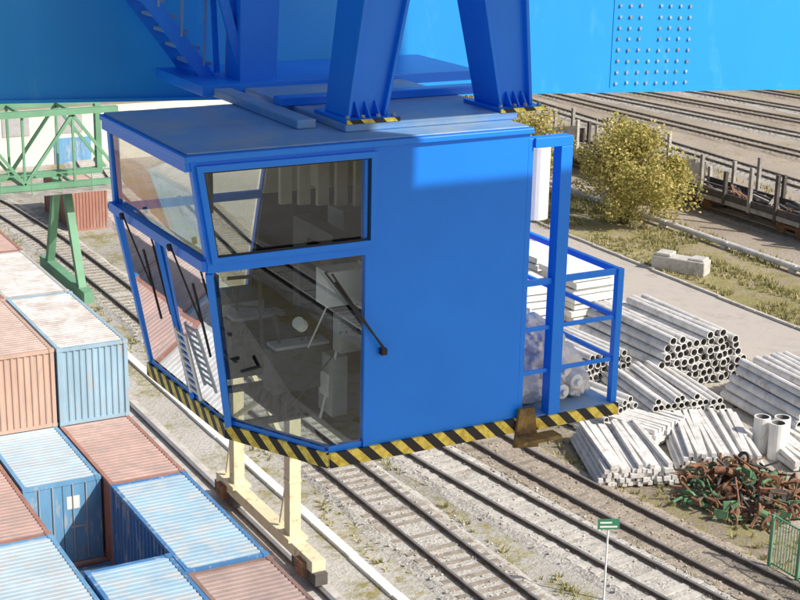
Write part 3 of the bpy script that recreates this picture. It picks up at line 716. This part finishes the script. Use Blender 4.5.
def blob(name,c,s,seed,m,parent):
    bm=bmesh.new();bmesh.ops.create_icosphere(bm,subdivisions=5,radius=1)
    for v in bm.verts:
        n0=v.co.normalized();d=1+.25*noise.noise(n0*1.7+Vector((seed,0,0)))+.22*abs(noise.noise(n0*4+Vector((0,seed,0))))+.10*abs(noise.noise(n0*9+Vector((0,0,seed))))
        v.co=Vector((n0.x*d*s[0],n0.y*d*s[1],max(-.75,n0.z*d)*s[2]))
    me=bpy.data.meshes.new(name);bm.to_mesh(me);bm.free();me.materials.append(m)
    for q in me.polygons:q.use_smooth=True
    o=bpy.data.objects.new(name,me);o.location=c;COL.objects.link(o);o.parent=parent
sack=empty('plastic_sacks')
blob('sack_1',(7.02,10.1,18.77),(.30,.28,.27),1,BAGM,sack)
blob('sack_2',(6.68,9.95,18.70),(.2,.2,.18),2,BAGM,sack)
blob('sack_3',(7.02,10.6,18.80),(.3,.3,.3),3,BAGM,sack)
blob('sack_4',(6.95,10.15,19.03),(.24,.24,.15),4,BAGM,sack)
blob('sack_5',(7.2,9.95,18.66),(.16,.2,.13),6,BAGM,sack)
g=MB()
for (x,z) in ((6.96,18.86),(6.96,18.67),(7.10,18.74)):
    g.cyl((x,9.68,z),(x,9.98,z),.065,WHITE,16);g.cyl((x,9.64,z),(x,9.68,z),.03,WHITE,12)
g.obj('bottles',sack,bevel=.01)
# ---------------------------------------------------------------- crane structure above
cr=empty('crane_girder')
g=MB()
def gz(x): return 20.83-.043*(x-3.2)
def slab(x0,x1,y0,y1,za,zb,m):
    g.hexa([(x0,y0,gz(x0)+za),(x1,y0,gz(x1)+za),(x1,y1,gz(x1)+za),(x0,y1,gz(x0)+za),(x0,y0,gz(x0)+zb),(x1,y0,gz(x1)+zb),(x1,y1,gz(x1)+zb),(x0,y1,gz(x0)+zb)],m)
slab(-12,28,13.0,14.2,0,2.2,BLUEL)
slab(-12,28,12.97,12.999,0.0,.03,BLUEL)
g.obj('box_girder',cr)
g=MB()
for i in range(8):
    for j in range(9):
        x=9.82+i*.135+random.uniform(-.006,.006);z=gz(x)+.10+j*.118+random.uniform(-.006,.006)
        if i==3 and j>3: continue
        g.cyl((x,13.0,z),(x,12.982,z),.017,BOLT,8)
g.obj('bolt_heads',cr)
g=MB();g.box(9.74,9.752,12.994,13.0,20.6,22.6,BLUEL);g.obj('weld_seam',cr)
g=MB();g.box(-6,26,3.4,4.6,24.3,25.81,BLUEL);g.obj('shade_caster_beam',cr)  # unseen beam added overhead to shade the lower cab panel
g=MB();g.box(-3,9.15,4.3,4.6,25.811,26.85,GREY);g.box(-3,11.6,4.3,4.6,26.851,28.5,GREY);g.box(-3,13.5,4.2,4.6,28.501,33,GREY);g.obj('shade_caster_boxes',cr)  # unseen boxes added to shade girder left, hanger legs and left of cab
hg=empty('cab_hanger_frame')
g=MB()
def leg(b0,b1,t0,t1,y0,y1,y0t,y1t,zb,zt_):
    g.hexa([(b0,y0,zb),(b1,y0,zb),(b1,y1,zb),(b0,y1,zb),(t0,y0t,zt_),(t1,y0t,zt_),(t1,y1t,zt_),(t0,y1t,zt_)],BLUE)
LG=((5.05,5.38,5.28,5.70),(6.40,6.70,6.08,6.56))
for (b0,b1,t0,t1) in LG:
    leg(b0+.01,b1-.01,t0+.01,t1-.01,10.0,10.32,10.0,10.4,ZT+.15,22.6)
    for bx,tx in ((b0,t0),(b1-.02,t1-.02)):
        leg(bx-.005,bx+.025,tx-.005,tx+.025,9.95,10.34,9.95,10.42,ZT+.15,22.6)
    g.box(b0-.06,b1+.06,9.86,10.42,ZT+.121,ZT+.149,BLUE)
    for xx in (b0-.03,b0+.1,b1-.1,b1+.03): g.cyl((xx,9.90,ZT+.149),(xx,9.90,ZT+.175),.018,BOLT,6)
    for xx in (b0+.08,(b0+b1)/2,b1-.08):
        g.hexa([(xx-.008,9.90,ZT+.15),(xx+.008,9.90,ZT+.15),(xx+.008,9.998,ZT+.15),(xx-.008,9.998,ZT+.15),(xx-.008,9.985,ZT+.26),(xx+.008,9.985,ZT+.26),(xx+.008,9.998,ZT+.26),(xx-.008,9.998,ZT+.26)],BLUE)
leg(5.0,5.34,5.05,5.46,11.9,12.2,11.9,12.2,ZT+.12,23.4)
g.bar((6.1,11.6,ZT+.15),(5.8,11.6,23.2),.12,.12,BLUE)
g.bar((4.6,12.1,23.0),(5.05,12.0,21.2),.10,.08,BLUE)
g.box(4.6,7.3,11.75,12.9,20.99,21.08,BLUE)
g.obj('legs',hg,bevel=.005)
hz((4.99,9.855),(5.44,9.855),ZT+.12,ZT+.15,hg,.012);hz((6.34,9.855),(6.76,9.855),ZT+.12,ZT+.15,hg,.012)
st=empty('access_stair')
g=MB()
for dy in (0,.5):
    g.bar((4.0,12.3+dy,22.2),(4.95,12.3+dy,20.95),.04,.12,BLUE)
for k in range(9):
    t_=k/9+.04;a=Vector((4.0,12.3,22.2)).lerp(Vector((4.95,12.3,20.95)),t_);g.box(a.x-.02,a.x+.14,12.33,12.77,a.z-.015,a.z+.015,ROOFB)
g.bar((4.3,12.25,22.6),(5.3,12.25,21.3),.03,.03,ROOFB)
for k in range(5):
    x=4.25+k*.2;g.bar((x,12.26,22.62-(x-4.3)*1.3),(x-.03,12.28,21.95-(x-4.25)*1.3),.022,.022,ROOFB)
g.bar((4.9,12.3,22.5),(4.95,12.3,21.1),.04,.04,BLUE)
g.obj('stringers_and_treads',st)
